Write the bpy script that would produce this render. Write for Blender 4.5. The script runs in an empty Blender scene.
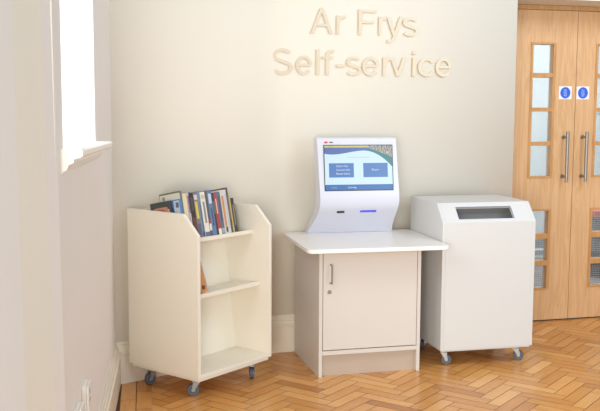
import bpy, bmesh, math, random
from mathutils import Vector, Matrix
random.seed(7)
SC = bpy.context.scene
COL = SC.collection
PI = math.pi

# ------------------------------------------------------------------ helpers
def link(o):
    COL.objects.link(o); return o

def obj(name, bm, m, parent=None, smooth=False, bevel=0, seg=2):
    me = bpy.data.meshes.new(name)
    bmesh.ops.recalc_face_normals(bm, faces=bm.faces)
    bm.to_mesh(me); bm.free()
    ms = m if isinstance(m, (list, tuple)) else [m]
    for x in ms: me.materials.append(x)
    o = link(bpy.data.objects.new(name, me))
    if parent: o.parent = parent
    if smooth:
        for p in me.polygons: p.use_smooth = True
    if bevel:
        b = o.modifiers.new('bevel', 'BEVEL'); b.width = bevel; b.segments = seg
        b.limit_method = 'ANGLE'; b.angle_limit = math.radians(30); b.harden_normals = False
    return o

def thing(name, label, cat, loc=(0, 0, 0), rz=0, group=None):
    o = link(bpy.data.objects.new(name, None))
    o.empty_display_size = .05
    o.location = loc; o.rotation_euler = (0, 0, rz)
    return tag(o, label, cat, group)

def tag(o, label, cat, group=None):
    o['label'] = label; o['category'] = cat
    if group: o['group'] = group
    return o

def struct(o):
    o['kind'] = 'structure'; return o

def box(bm, x0, x1, y0, y1, z0, z1, M=None):
    vs = []
    for z in (z0, z1):
        for x, y in ((x0, y0), (x1, y0), (x1, y1), (x0, y1)):
            v = Vector((x, y, z)); vs.append(bm.verts.new(M @ v if M else v))
    fs = [(3, 2, 1, 0), (4, 5, 6, 7), (0, 1, 5, 4), (1, 2, 6, 5), (2, 3, 7, 6), (3, 0, 4, 7)]
    return [bm.faces.new([vs[i] for i in f]) for f in fs]

def prism(bm, pts, axis, a, b, M=None):
    """polygon pts (2D) swept from a to b along axis ('x': pts=(y,z), 'y': pts=(x,z), 'z': pts=(x,y))"""
    def mk(p, t):
        v = {'x': (t, p[0], p[1]), 'y': (p[0], t, p[1]), 'z': (p[0], p[1], t)}[axis]
        v = Vector(v); return bm.verts.new(M @ v if M else v)
    A = [mk(p, a) for p in pts]; B = [mk(p, b) for p in pts]
    n = len(pts)
    bm.faces.new(A); bm.faces.new(B[::-1])
    for i in range(n): bm.faces.new((A[i], A[(i + 1) % n], B[(i + 1) % n], B[i]))

def tube(bm, p, q, r, n=12, r2=None):
    p = Vector(p); q = Vector(q); d = (q - p).normalized()
    a = d.orthogonal().normalized(); b = d.cross(a)
    r2 = r if r2 is None else r2
    A = [bm.verts.new(p + (a * math.cos(t) + b * math.sin(t)) * r) for t in [2 * PI * i / n for i in range(n)]]
    B = [bm.verts.new(q + (a * math.cos(t) + b * math.sin(t)) * r2) for t in [2 * PI * i / n for i in range(n)]]
    bm.faces.new(A[::-1]); bm.faces.new(B)
    for i in range(n): bm.faces.new((A[i], A[(i + 1) % n], B[(i + 1) % n], B[i]))

def lathe_x(bm, prof, n=24, M=None):
    """profile [(x, r)...] revolved round the x axis"""
    rings = []
    for x, r in prof:
        rings.append([bm.verts.new((M or Matrix()) @ Vector((x, r * math.cos(2 * PI * i / n), r * math.sin(2 * PI * i / n)))) for i in range(n)])
    for A, B in zip(rings, rings[1:]):
        for i in range(n): bm.faces.new((A[i], A[(i + 1) % n], B[(i + 1) % n], B[i]))
    bm.faces.new(rings[0]); bm.faces.new(rings[-1][::-1])

def rrect(x0, x1, y0, y1, r, n=6):
    pts = []
    for cx, cy, a0 in ((x1 - r, y0 + r, -PI / 2), (x1 - r, y1 - r, 0), (x0 + r, y1 - r, PI / 2), (x0 + r, y0 + r, PI)):
        for k in range(n + 1):
            a = a0 + PI / 2 * k / n
            pts.append((cx + r * math.cos(a), cy + r * math.sin(a)))
    return pts

# ------------------------------------------------------------------ materials
def mat(name, col, rough=.5, metal=0, emit=None, es=1, spec=.5, noise=0, nscale=8, coat=0):
    m = bpy.data.materials.new(name); m.use_nodes = True
    nt = m.node_tree; b = nt.nodes['Principled BSDF']
    b.inputs['Base Color'].default_value = (*col, 1)
    b.inputs['Roughness'].default_value = rough
    b.inputs['Metallic'].default_value = metal
    b.inputs['Specular IOR Level'].default_value = spec
    b.inputs['Coat Weight'].default_value = coat
    if noise:
        tc = nt.nodes.new('ShaderNodeTexCoord'); n = nt.nodes.new('ShaderNodeTexNoise')
        n.inputs['Scale'].default_value = nscale; n.inputs['Detail'].default_value = 4
        mx = nt.nodes.new('ShaderNodeMix'); mx.data_type = 'RGBA'
        mx.inputs[6].default_value = (*[c * (1 - noise) for c in col], 1)
        mx.inputs[7].default_value = (*[min(1, c * (1 + noise)) for c in col], 1)
        nt.links.new(tc.outputs['Object'], n.inputs['Vector'])
        nt.links.new(n.outputs['Fac'], mx.inputs[0]); nt.links.new(mx.outputs[2], b.inputs['Base Color'])
    if emit:
        b.inputs['Emission Color'].default_value = (*emit, 1)
        b.inputs['Emission Strength'].default_value = es
    return m

def s2l(r, g, b):
    f = lambda c: (c / 255 / 12.92) if c / 255 <= .04045 else ((c / 255 + .055) / 1.055) ** 2.4
    return (f(r), f(g), f(b))

def plaster(name, col, bump=.04):
    m = mat(name, col, .65, spec=.25, noise=.02, nscale=1.7)
    nt = m.node_tree; b = nt.nodes['Principled BSDF']
    n = nt.nodes.new('ShaderNodeTexNoise'); n.inputs['Scale'].default_value = 35
    bp = nt.nodes.new('ShaderNodeBump'); bp.inputs['Strength'].default_value = bump; bp.inputs['Distance'].default_value = .01
    tc = nt.nodes.new('ShaderNodeTexCoord')
    nt.links.new(tc.outputs['Object'], n.inputs['Vector'])
    nt.links.new(n.outputs['Fac'], bp.inputs['Height']); nt.links.new(bp.outputs['Normal'], b.inputs['Normal'])
    return m

def oak(name, c1, c2, rough=.38):
    m = mat(name, c1, rough); nt = m.node_tree; b = nt.nodes['Principled BSDF']
    tc = nt.nodes.new('ShaderNodeTexCoord'); mp = nt.nodes.new('ShaderNodeMapping')
    mp.inputs['Scale'].default_value = (9, 9, .7)
    n1 = nt.nodes.new('ShaderNodeTexNoise'); n1.inputs['Scale'].default_value = 2.2; n1.inputs['Detail'].default_value = 5; n1.inputs['Distortion'].default_value = 1.2
    mp2 = nt.nodes.new('ShaderNodeMapping'); mp2.inputs['Scale'].default_value = (130, 130, 3)
    n2 = nt.nodes.new('ShaderNodeTexNoise'); n2.inputs['Scale'].default_value = 1.5; n2.inputs['Detail'].default_value = 3
    wv = nt.nodes.new('ShaderNodeMath'); wv.operation = 'SINE'
    ml = nt.nodes.new('ShaderNodeMath'); ml.operation = 'MULTIPLY'; ml.inputs[1].default_value = 30
    ad = nt.nodes.new('ShaderNodeMath'); ad.operation = 'MULTIPLY_ADD'; ad.inputs[1].default_value = .22; ad.inputs[2].default_value = .28
    ad2 = nt.nodes.new('ShaderNodeMath'); ad2.operation = 'MULTIPLY_ADD'; ad2.inputs[1].default_value = .5
    rp = nt.nodes.new('ShaderNodeMix'); rp.data_type = 'RGBA'
    rp.inputs[6].default_value = (*c1, 1); rp.inputs[7].default_value = (*c2, 1)
    L = nt.links.new
    L(tc.outputs['Object'], mp.inputs[0]); L(tc.outputs['Object'], mp2.inputs[0])
    L(mp.outputs[0], n1.inputs['Vector']); L(mp2.outputs[0], n2.inputs['Vector'])
    L(n1.outputs['Fac'], ml.inputs[0]); L(ml.outputs[0], wv.inputs[0]); L(wv.outputs[0], ad.inputs[0])
    L(n2.outputs['Fac'], ad2.inputs[0]); L(ad.outputs[0], ad2.inputs[2]); L(ad2.outputs[0], rp.inputs[0])
    L(rp.outputs[2], b.inputs['Base Color'])
    return m

def glass(name, tint=(.95, .98, .98), refl=.10):
    m = bpy.data.materials.new(name); m.use_nodes = True; nt = m.node_tree; nt.nodes.clear()
    o = nt.nodes.new('ShaderNodeOutputMaterial'); t = nt.nodes.new('ShaderNodeBsdfTransparent'); g = nt.nodes.new('ShaderNodeBsdfGlossy')
    t.inputs[0].default_value = (*tint, 1); g.inputs['Roughness'].default_value = .02
    mx = nt.nodes.new('ShaderNodeMixShader'); mx.inputs[0].default_value = refl
    nt.links.new(t.outputs[0], mx.inputs[1]); nt.links.new(g.outputs[0], mx.inputs[2]); nt.links.new(mx.outputs[0], o.inputs[0])
    return m

def wired_glass():
    """georgian wired glass: clear pane with a fine square wire mesh inside"""
    m = glass('wired_glass', (.93, .97, .98), .13); nt = m.node_tree
    out = [n for n in nt.nodes if n.type == 'OUTPUT_MATERIAL'][0]; base = out.inputs[0].links[0].from_node
    tc = nt.nodes.new('ShaderNodeTexCoord'); sp = nt.nodes.new('ShaderNodeSeparateXYZ'); nt.links.new(tc.outputs['Object'], sp.inputs[0])
    fs = []
    for ax in (0, 2):
        a = nt.nodes.new('ShaderNodeMath'); a.operation = 'MULTIPLY'; a.inputs[1].default_value = 1 / .0127
        f = nt.nodes.new('ShaderNodeMath'); f.operation = 'FRACT'
        l = nt.nodes.new('ShaderNodeMath'); l.operation = 'LESS_THAN'; l.inputs[1].default_value = .07
        nt.links.new(sp.outputs[ax], a.inputs[0]); nt.links.new(a.outputs[0], f.inputs[0]); nt.links.new(f.outputs[0], l.inputs[0]); fs.append(l)
    mxm = nt.nodes.new('ShaderNodeMath'); mxm.operation = 'MAXIMUM'
    nt.links.new(fs[0].outputs[0], mxm.inputs[0]); nt.links.new(fs[1].outputs[0], mxm.inputs[1])
    d = nt.nodes.new('ShaderNodeBsdfDiffuse'); d.inputs[0].default_value = (.5, .52, .55, 1)
    mx = nt.nodes.new('ShaderNodeMixShader')
    nt.links.new(mxm.outputs[0], mx.inputs[0]); nt.links.new(base.outputs[0], mx.inputs[1]); nt.links.new(d.outputs[0], mx.inputs[2]); nt.links.new(mx.outputs[0], out.inputs[0])
    return m

def parquet():
    m = mat('parquet_oak', (.4, .2, .08), .27, spec=.5); nt = m.node_tree; b = nt.nodes['Principled BSDF']
    L = nt.links.new
    at = nt.nodes.new('ShaderNodeAttribute'); at.attribute_name = 'tone'; at.attribute_type = 'GEOMETRY'
    uv = nt.nodes.new('ShaderNodeUVMap'); uv.uv_map = 'grain'
    mp = nt.nodes.new('ShaderNodeMapping'); mp.inputs['Scale'].default_value = (4, 70, 1)
    n = nt.nodes.new('ShaderNodeTexNoise'); n.inputs['Scale'].default_value = 1.6; n.inputs['Detail'].default_value = 5; n.inputs['Distortion'].default_value = .6
    rp = nt.nodes.new('ShaderNodeValToRGB')
    e = rp.color_ramp.elements
    e[0].position = 0; e[0].color = (*FLOOR[0], 1)
    e[1].position = 1; e[1].color = (*FLOOR[2], 1)
    k = e.new(.5); k.color = (*FLOOR[1], 1)
    mm = nt.nodes.new('ShaderNodeMath'); mm.operation = 'MULTIPLY_ADD'; mm.inputs[1].default_value = .55; mm.inputs[2].default_value = -.27
    ad = nt.nodes.new('ShaderNodeMath'); ad.operation = 'ADD'
    L(uv.outputs[0], mp.inputs[0]); L(mp.outputs[0], n.inputs['Vector']); L(n.outputs['Fac'], mm.inputs[0])
    L(mm.outputs[0], ad.inputs[0]); L(at.outputs['Fac'], ad.inputs[1]); L(ad.outputs[0], rp.inputs[0]); L(rp.outputs[0], b.inputs['Base Color'])
    n3 = nt.nodes.new('ShaderNodeTexNoise'); n3.inputs['Scale'].default_value = 9; n3.inputs['Detail'].default_value = 3
    tc = nt.nodes.new('ShaderNodeTexCoord'); L(tc.outputs['Object'], n3.inputs['Vector'])
    bp = nt.nodes.new('ShaderNodeBump'); bp.inputs['Strength'].default_value = .06; bp.inputs['Distance'].default_value = .02
    L(n3.outputs['Fac'], bp.inputs['Height']); L(bp.outputs['Normal'], b.inputs['Normal'])
    return m

FLOOR = [s2l(172, 108, 48), s2l(211, 150, 82), s2l(234, 180, 112)]

M = {}
M['wall'] = plaster('wall_paint', s2l(229, 223, 210))
M['wall_left'] = plaster('wall_paint_side', s2l(234, 228, 222))
M['pier_cream'] = plaster('cream_lit_tint', s2l(245, 240, 226))  # cream tint brightened in the colour, standing in for light this face misses
M['soffit'] = plaster('soffit_paint', s2l(222, 218, 212))
M['trim'] = mat('trim_gloss_paint', s2l(226, 217, 200), .35, noise=.015)
M['sill'] = mat('sill_gloss_paint', s2l(240, 236, 228), .3, noise=.015)
M['gap'] = mat('floor_gap', s2l(70, 62, 54), .9, noise=.2)
M['grout'] = mat('parquet_joint', s2l(84, 48, 22), .7, noise=.15)
M['floor'] = parquet()
M['oak'] = oak('oak_veneer', s2l(220, 181, 138), s2l(197, 154, 108))
M['oak_bead'] = oak('oak_bead', s2l(208, 160, 104), s2l(180, 132, 80))
M['oak_dark'] = oak('oak_frame', s2l(206, 164, 112), s2l(176, 132, 82))
M['wired'] = wired_glass()
M['glass'] = glass('window_glass', (.97, .98, 1), .06)
M['steel'] = mat('brushed_steel', s2l(158, 152, 148), .5, 1, noise=.05, nscale=60)
M['zinc'] = mat('zinc_plate', s2l(168, 168, 170), .45, .6, noise=.06, nscale=40)
M['tyre'] = mat('grey_rubber', s2l(84, 88, 98), .6, noise=.06, nscale=50)
M['hub'] = mat('wheel_plastic', s2l(182, 192, 216), .4, noise=.04, nscale=50)
M['cart'] = mat('cart_laminate', s2l(232, 226, 212), .4, noise=.012, nscale=3)
M['cabinet'] = mat('cabinet_laminate', s2l(206, 200, 194), .38, noise=.012, nscale=3)
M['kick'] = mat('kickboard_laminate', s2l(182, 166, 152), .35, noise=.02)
M['worktop'] = mat('worktop_laminate', s2l(234, 231, 228), .3, noise=.01, nscale=3)
M['bin'] = mat('bin_laminate', s2l(206, 206, 205), .38, noise=.01, nscale=3)
M['binlining'] = mat('bin_lining', s2l(134, 134, 134), .5, noise=.03)
M['dark'] = mat('black_plastic', s2l(24, 22, 24), .4, noise=.1)
M['kiosk'] = mat('kiosk_moulding', s2l(207, 209, 221), .32, noise=.008, nscale=4)
M['letter'] = mat('letter_acrylic', s2l(214, 201, 177), .5, noise=.02)
M['white'] = mat('white_plastic', s2l(240, 238, 232), .35, noise=.01)
M['sign_white'] = mat('sign_white', s2l(236, 232, 236), .4, noise=.01)
M['sign_blue'] = mat('sign_blue', s2l(38, 100, 214), .4, noise=.03)
M['paper'] = mat('page_paper', s2l(232, 222, 196), .8, noise=.05, nscale=80)

# ------------------------------------------------------------------ camera
CAMH = 1.43094; F = 930.85; PITCH = -.1087; ROLL = .0046
cam = bpy.data.cameras.new('camera'); co = link(bpy.data.objects.new('camera', cam))
cp, sp_ = math.cos(PITCH), math.sin(PITCH)
fw = Vector((0, cp, sp_)); up = Vector((0, -sp_, cp)); rt = Vector((1, 0, 0))
r2 = rt * math.cos(ROLL) + up * math.sin(ROLL); u2 = up * math.cos(ROLL) - rt * math.sin(ROLL)
co.matrix_world = Matrix(((r2.x, u2.x, -fw.x, 0), (r2.y, u2.y, -fw.y, 0), (r2.z, u2.z, -fw.z, CAMH), (0, 0, 0, 1)))
cam.sensor_width = 36; cam.lens = F / 600 * 36; cam.clip_start = .05
SC.camera = co
SC.cycles.max_bounces = 24; SC.cycles.diffuse_bounces = 16

# ------------------------------------------------------------------ room geometry (world)
WY = .2627; WD = 5.3222
t_w = Vector((math.cos(WY), math.sin(WY), 0)); n_w = Vector((-math.sin(WY), math.cos(WY), 0))
OW = n_w * (WD * math.cos(WY))
def W(u, z=0, off=0): return OW + t_w * u + n_w * off + Vector((0, 0, z))
WM = Matrix(((t_w.x, n_w.x, 0, OW.x), (t_w.y, n_w.y, 0, OW.y), (0, 0, 1, 0), (0, 0, 0, 1)))   # local (u, off, z) -> world
A = Vector((-.940, 4.648, 0))
LW = .1324
d_l = Vector((math.sin(LW), -math.cos(LW), 0))        # along the left wall, towards the camera
n_l = Vector((math.cos(LW), math.sin(LW), 0))         # into the room
def LP(s, z=0, off=0): return A + d_l * s + n_l * off + Vector((0, 0, z))
LM = Matrix(((d_l.x, n_l.x, 0, A.x), (d_l.y, n_l.y, 0, A.y), (0, 0, 1, 0), (0, 0, 0, 1)))
HT = 3.3
UEND = 2.726
# bend between the splayed corner wall and the main wall
bend = Vector((-.160, 5.279, 0))
d_c = (bend - A).normalized()
u_b = (bend - OW).dot(t_w)
q0 = bend - d_c * .14; q1 = bend + t_w * .06
arc = []
for k in range(7):
    t = k / 6; arc.append(q0 * (1 - t) ** 2 + bend * 2 * t * (1 - t) + q1 * t * t)

def ribbon(bm, path, z0, z1, thick, smooth=True):
    """vertical slab following a plan path, its front face on the path, its back 'thick' behind (away from the camera)"""
    n = len(path); back = []
    for i, p in enumerate(path):
        d = (path[min(i + 1, n - 1)] - path[max(i - 1, 0)]).normalized()
        back.append(p + Vector((-d.y, d.x, 0)) * thick)
    Z0 = Vector((0, 0, z0)); Z1 = Vector((0, 0, z1))
    f0 = [bm.verts.new(p + Z0) for p in path]; f1 = [bm.verts.new(p + Z1) for p in path]
    b0 = [bm.verts.new(p + Z0) for p in back]; b1 = [bm.verts.new(p + Z1) for p in back]
    for i in range(n - 1):
        a = bm.faces.new((f0[i], f0[i + 1], f1[i + 1], f1[i])); a.smooth = smooth
        bm.faces.new((b0[i + 1], b0[i], b1[i], b1[i + 1])); bm.faces.new((f1[i], f1[i + 1], b1[i + 1], b1[i])); bm.faces.new((f0[i + 1], f0[i], b0[i], b0[i + 1]))
    bm.faces.new((f0[0], f1[0], b1[0], b0[0])); bm.faces.new((f0[-1], b0[-1], b1[-1], f1[-1]))

# back wall: splayed corner + gentle bend + straight run, ending at the door recess
REC = .317
bm = bmesh.new()
path = [A - d_c * .02] + arc + [W(UEND)]
ribbon(bm, path, 0, HT, .2)
# solid end up to the doors (the hidden reveal side) and the head over the doors
box(bm, UEND - .25, UEND, .15, REC + .06, 0, HT, WM)
struct(obj('wall_back', bm, M['wall']))
bm = bmesh.new(); box(bm, UEND, 4.3, 0, REC + .06, 2.068, HT, WM)
o = struct(obj('wall_over_doors', bm, [M['wall'], M['soffit']])); o.name = 'wall_right'
o.data.polygons[0].material_index = 1

def base_profile(h=.215, t=.026):
    # skirting with a plain lower board and stepped mouldings on top (offset, z)
    return [(0, 0), (t, 0), (t, .148), (t + .004, .152), (t + .004, .163), (t - .004, .168), (t - .006, .182), (t - .012, .188), (t - .013, .200), (t - .018, .206), (t - .020, h), (0, h)]
def skirting(name, path, prof, side):
    bm = bmesh.new(); n = len(path); rows = []
    for i, p in enumerate(path):
        d0 = (path[i] - path[i - 1]).normalized() if i else (path[1] - path[0]).normalized()
        d1 = (path[i + 1] - path[i]).normalized() if i < n - 1 else d0
        d = (d0 + d1).normalized(); nn = Vector((d.y, -d.x, 0)) * side; k = 1 / max(.5, d.dot(d0))
        rows.append([bm.verts.new(p + nn * (a * k) + Vector((0, 0, z))) for a, z in prof])
    for r0, r1 in zip(rows, rows[1:]):
        for j in range(len(prof)):
            jj = (j + 1) % len(prof); bm.faces.new((r0[j], r0[jj], r1[jj], r1[j]))
    bm.faces.new(rows[0]); bm.faces.new(rows[-1][::-1])
    return struct(obj(name, bm, M['trim']))
skirting('baseboard_back', [A + d_c * .001] + arc + [W(UEND)], base_profile(), 1)
skirting('baseboard_left', [LP(.0), LP(2.06)], base_profile(.213), -1)

# left wall with a deep window opening
S0, S1 = .955, 2.02          # opening along the wall (s), lower sill at z
SZ = 1.285
WT = .34
bm = bmesh.new()
box(bm, -.02, S0, -WT, 0, 0, HT, LM)
box(bm, S0, S1, -WT, 0, 0, SZ - .02, LM)
box(bm, S1, 2.2, -WT, 0, 0, HT, LM)
box(bm, S0, S1, -WT, 0, 2.9, HT, LM)
o = struct(obj('wall_left', bm, M['wall_left']))
# nearer pier of the left wall with its stepped faces
bm = bmesh.new()
V = [(-.78, 2.53), (-.660, 2.53), (-.630, 2.33), (-.600, 2.29), (-.555, 1.97), (-.50, 1.87), (-.46, 1.55), (-.80, 1.5)]
V = [(-.95, 2.50), (-.652, 2.50), (-.656, 2.39), (-.605, 1.98), (-.605, 1.50), (-.95, 1.45)]
lean = .015
lo = [bm.verts.new((x + lean, y, 0)) for x, y in V]; hi = [bm.verts.new((x - lean, y, HT)) for x, y in V]
n = len(V)
bm.faces.new(lo[::-1]); bm.faces.new(hi)
for i in range(n):
    f = bm.faces.new((lo[i], lo[(i + 1) % n], hi[(i + 1) % n], hi[i]))
    f.material_index = 1 if i == 2 else 0
struct(obj('wall_pier', bm, [M['wall_left'], M['pier_cream']], bevel=.012, seg=3)).name = 'wall_near'

# window: frame, bars and glass, at the outer side of the opening
bm = bmesh.new()
wo = -WT + .03
for a, b, z0, z1 in ((S0, S0 + .05, SZ, 2.9), (S1 - .05, S1, SZ, 2.9), (S0, S1, SZ, SZ + .06), (S0, S1, 2.85, 2.9), (S0, S1, 2.05, 2.09), ((S0 + S1) / 2 - .015, (S0 + S1) / 2 + .015, SZ, 2.9)):
    box(bm, a, b, wo, wo + .05, z0, z1, LM)
win = struct(obj('window_1', bm, M['sill']))
bm = bmesh.new(); box(bm, S0 + .02, S1 - .02, wo + .02, wo + .026, SZ + .02, 2.88, LM)
obj('window_pane', bm, M['glass'], win)
# moulded sill board, projecting into the room and slightly out of level
bm = bmesh.new()
e0, e1 = .855, 2.075
def silly(s): return 1.276 + (s - e0) / (e1 - e0) * .028
prof = [(-.30, 0), (.052, 0), (.060, -.006), (.060, -.020), (.052, -.026), (.034, -.030), (.034, -.040), (.020, -.046), (.014, -.060), (.004, -.066), (.002, -.07), (-.30, -.07)]
rows = []
for s in (e0, e1):
    rows.append([bm.verts.new(LP(s, silly(s) + z, a)) for a, z in prof])
for j in range(len(prof)):
    jj = (j + 1) % len(prof); bm.faces.new((rows[0][j], rows[0][jj], rows[1][jj], rows[1][j]))
bm.faces.new(rows[0]); bm.faces.new(rows[1][::-1])
struct(obj('trim_1', bm, M['sill'])).name = 'window_sill'

# ------------------------------------------------------------------ floor: herringbone parquet with a straight border
bm = bmesh.new()
uvl = bm.loops.layers.uv.new('grain'); tone = bm.faces.layers.float.new('tone')
bw = .0685; NB = 4; g = .0015
ax = math.radians(-35.5); ay = math.radians(-125.5)
X = Vector((math.cos(ax), math.sin(ax), 0)); Y = Vector((math.cos(ay), math.sin(ay), 0))
O = Vector((.873, 4.545, 0)) + Y * (3 * bw)
bd = Vector((math.sin(math.radians(9.5)), -math.cos(math.radians(9.5)), 0))     # border direction (towards the camera)
bn = Vector((-bd.y, bd.x, 0))                                                # to the right
B0 = Vector((-.915, 4.66, 0))
BW = .153
def block(o, dx, dy, lx, ly, tn, along):
    p = [o + dx * g + dy * g, o + dx * (lx - g) + dy * g, o + dx * (lx - g) + dy * (ly - g), o + dx * g + dy * (ly - g)]
    vs = [bm.verts.new(q) for q in p]
    f = bm.faces.new(vs)
    if f.normal.z < 0 or (f.normal_update() or f.normal.z < 0): f.normal_flip()
    f[tone] = tn; r0, r1 = random.random() * 9, random.random() * 9
    for l in f.loops:
        q = l.vert.co - o; a, b = q.dot(dx), q.dot(dy)
        l[uvl].uv = (a + r0, b + r1) if along == 0 else (b + r0, a + r1)
    return f
def tn(): return max(0.02, min(.98, random.gauss(.5, .15)))
for i in range(-75, 75):
    for j in range(-75, 75):
        t = (i - j) % (2 * NB)
        if t == 0: lx, ly, al = NB, 1, 0
        elif t == 2 * NB - 1: lx, ly, al = 1, NB, 1
        else: continue
        o = O + X * (i * bw) + Y * (j * bw); c = o + X * (lx * bw / 2) + Y * (ly * bw / 2)
        if not (-1.2 < c.x < 3.2 and 1.6 < c.y < 6.6): continue
        if (c - B0).dot(bn) < BW - .2: continue
        if (c - W(0)).dot(n_w) > .7: continue
        block(o, X, Y, lx * bw, ly * bw, tn(), al)
bmesh.ops.bisect_plane(bm, geom=bm.verts[:] + bm.edges[:] + bm.faces[:], plane_co=B0 + bn * BW, plane_no=-bn, clear_outer=True)
for c, s0, L_ in ((0, .0, .285), (1, -.10, .265)):
    for k in range(-2, 14):
        block(B0 + bd * (s0 + k * L_) + bn * (c * BW / 2 + .002), bd, bn, L_, BW / 2 - .001, tn(), 0)
me = bpy.data.meshes.new('floor'); bm.to_mesh(me); bm.free()
me.materials.append(M['floor'])
fl = link(bpy.data.objects.new('floor', me)); struct(fl)
bm = bmesh.new(); box(bm, -1.4, 4.2, .3, 8.4, -.05, -.0012)
sub = struct(obj('floor_joints', bm, M['grout'])); sub.name = 'floor_screed'
sub.parent = fl

# ------------------------------------------------------------------ double doors in the recess
DU0, DG, DU1 = 2.843, 3.331, 3.819
def door(name, u0, u1, pu0, pu1, hu, hdir):
    D0, D1 = REC, REC + .044
    hs = [(1.637, 1.819), (1.415, 1.608), (1.194, 1.389), (.969, 1.167)]; ls = [(.590, .739), (.409, .553), (.226, .375)]
    bm = bmesh.new()
    box(bm, u0, pu0, D0, D1, .008, 2.036); box(bm, pu1, u1, D0, D1, .008, 2.036)
    for z0, z1 in ((.008, .226), (.739, .969), (1.819, 2.036)): box(bm, pu0, pu1, D0, D1, z0, z1)
    leaf = struct(obj(name, bm, M['oak'])); leaf.matrix_world = WM
    for grp, nm in ((hs, 'upper_glazing_bead'), (ls, 'lower_glazing_bead')):
        bm = bmesh.new(); zt = max(b for a, b in grp); zb = min(a for a, b in grp)
        e = .013
        box(bm, pu0 - .006, pu0 + .006, D0 - .005, D1 + .005, zb, zt); box(bm, pu1 - .006, pu1 + .006, D0 - .005, D1 + .005, zb, zt)
        box(bm, pu0 - e, pu1 + e, D0 - .005, D0 + .01, zt, zt + e); box(bm, pu0 - e, pu1 + e, D0 - .005, D0 + .01, zb - e, zb)
        box(bm, pu0 - e, pu0 - .006, D0 - .005, D0 + .01, zb, zt); box(bm, pu1 + .006, pu1 + e, D0 - .005, D0 + .01, zb, zt)
        gs = sorted(grp)
        for (a, b), (c, d) in zip(gs, gs[1:]): box(bm, pu0 + .006, pu1 - .006, D0 - .004, D1 + .004, b, c)
        obj(nm, bm, M['oak_bead'], leaf, bevel=.002)
    for a, b in hs + ls:
        bm = bmesh.new(); box(bm, pu0 - .004, pu1 + .004, REC + .019, REC + .025, a - .004, b + .004); obj('glass_pane', bm, M['wired'], leaf)
    bm = bmesh.new()
    y = D0 - .055
    tube(bm, (hu, y, .93), (hu, y, 1.258), .0105, 16)
    for z in (.965, 1.223):
        tube(bm, (hu, y, z), (hu, D0, z), .007, 12); tube(bm, (hu, D0 - .004, z), (hu, D0, z), .014, 14)
    obj('pull_handle', bm, M['steel'], leaf, smooth=False, bevel=.001)
    return leaf
door('door_1', DU0, DG - .002, 3.010, 3.166, 3.252, 1)
door('door_2', DG + .002, DU1, 3.482, 3.640, 3.392, -1)
# frame round the doors
bm = bmesh.new()
box(bm, UEND + .001, DU0 - .003, REC - .008, REC + .055, 0, 2.066); box(bm, DU1 + .003, DU1 + .11, REC - .008, REC + .055, 0, 2.066)
box(bm, DU0 - .003, DU1 + .003, REC - .008, REC + .055, 2.039, 2.066)
o = struct(obj('trim_2', bm, M['oak_dark'])); o.matrix_world = WM
bm = bmesh.new(); box(bm, DU1 + .11, 4.3, 0.0, REC + .06, 0, 2.068)
o = struct(obj('wall_east', bm, M['wall'])); o.matrix_world = WM
# threshold strip, dark gap below the doors
bm = bmesh.new(); box(bm, DU0, DU1, REC + .002, REC + .042, 0, .004)
o = struct(obj('trim_3', bm, M['gap'])); o.matrix_world = WM

# text helper (Blender's own font, no file)
def glyph_mesh(txt, extrude=0, bevel=0):
    cu = bpy.data.curves.new('txt', 'FONT'); cu.body = txt; cu.extrude = extrude; cu.resolution_u = 6
    t = bpy.data.objects.new('txt', cu); COL.objects.link(t)
    dg = bpy.context.evaluated_depsgraph_get(); dg.update()
    me = bpy.data.meshes.new_from_object(t.evaluated_get(dg))
    bpy.data.objects.remove(t); bpy.data.curves.remove(cu)
    xs = [v.co.x for v in me.vertices]; ys = [v.co.y for v in me.vertices]
    return me, (min(xs), max(xs), min(ys), max(ys))

# round mandatory signs on the doors
def fire_sign(label, u):
    r = thing('fire_door_sign', label, 'sign', W(u, 1.511, REC - .0004), WY)
    r['group'] = 'fire door signs'
    bm = bmesh.new(); box(bm, -.046, .046, -.001, 0, -.042, .042); obj('backing', bm, M['sign_white'], r)
    bm = bmesh.new()
    vs = [bm.verts.new((.037 * math.cos(2 * PI * k / 40), -.0014, .037 * math.sin(2 * PI * k / 40))) for k in range(40)]
    bm.faces.new(vs); disc = obj('blue_disc', bm, M['sign_blue'], r)
    for w, z in (('Fire', .014), ('door', .002), ('keep', -.010), ('shut', -.022)):
        me, bb = glyph_mesh(w)
        s = .0125
        for v in me.vertices: v.co = Vector(((v.co.x - (bb[0] + bb[1]) / 2) * s, -.0018, v.co.y * s + z))
        me.materials.append(M['sign_white']); o = link(bpy.data.objects.new('lettering', me)); o.parent = disc
fire_sign('white square sticker with blue disc on the left oak door leaf', 3.255)
fire_sign('white square sticker with blue disc on the right oak door leaf', 3.384)

# ------------------------------------------------------------------ raised wall lettering, every letter its own
def px_u(p): return PXU(p)
LET = []   # char, left px, right px, baseline y, word info
r1 = [('A', 310.0, 332.6), ('r', 336.0, 345.2), ('F', 358.0, 375.6), ('r', 378.2, 386.0), ('y', 386.0, 401.9), ('s', 402.5, 418.2)]
r2_ = [('S', 272.5, 292.2), ('e', 295.5, 311.6), ('l', 315.7, 318.8), ('f', 321.6, 333.2), ('-', 336.0, 344.6), ('s', 346.0, 360.9), ('e', 361.8, 378.5), ('r', 382.3, 391.0), ('v', 389.6, 405.4), ('i', 411.9, 415.2), ('c', 417.4, 433.6), ('e', 435.0, 451.0)]
def wall_u(px, py):
    a = (px - 300) / F; b = (py - 205.5) / F
    v = fw + r2 * a - u2 * b; o = Vector((0, 0, CAMH))
    t = (OW - o).dot(n_w) / v.dot(n_w); q = o + v * t
    return (q - OW).dot(t_w)
CAPH = .1435
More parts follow.
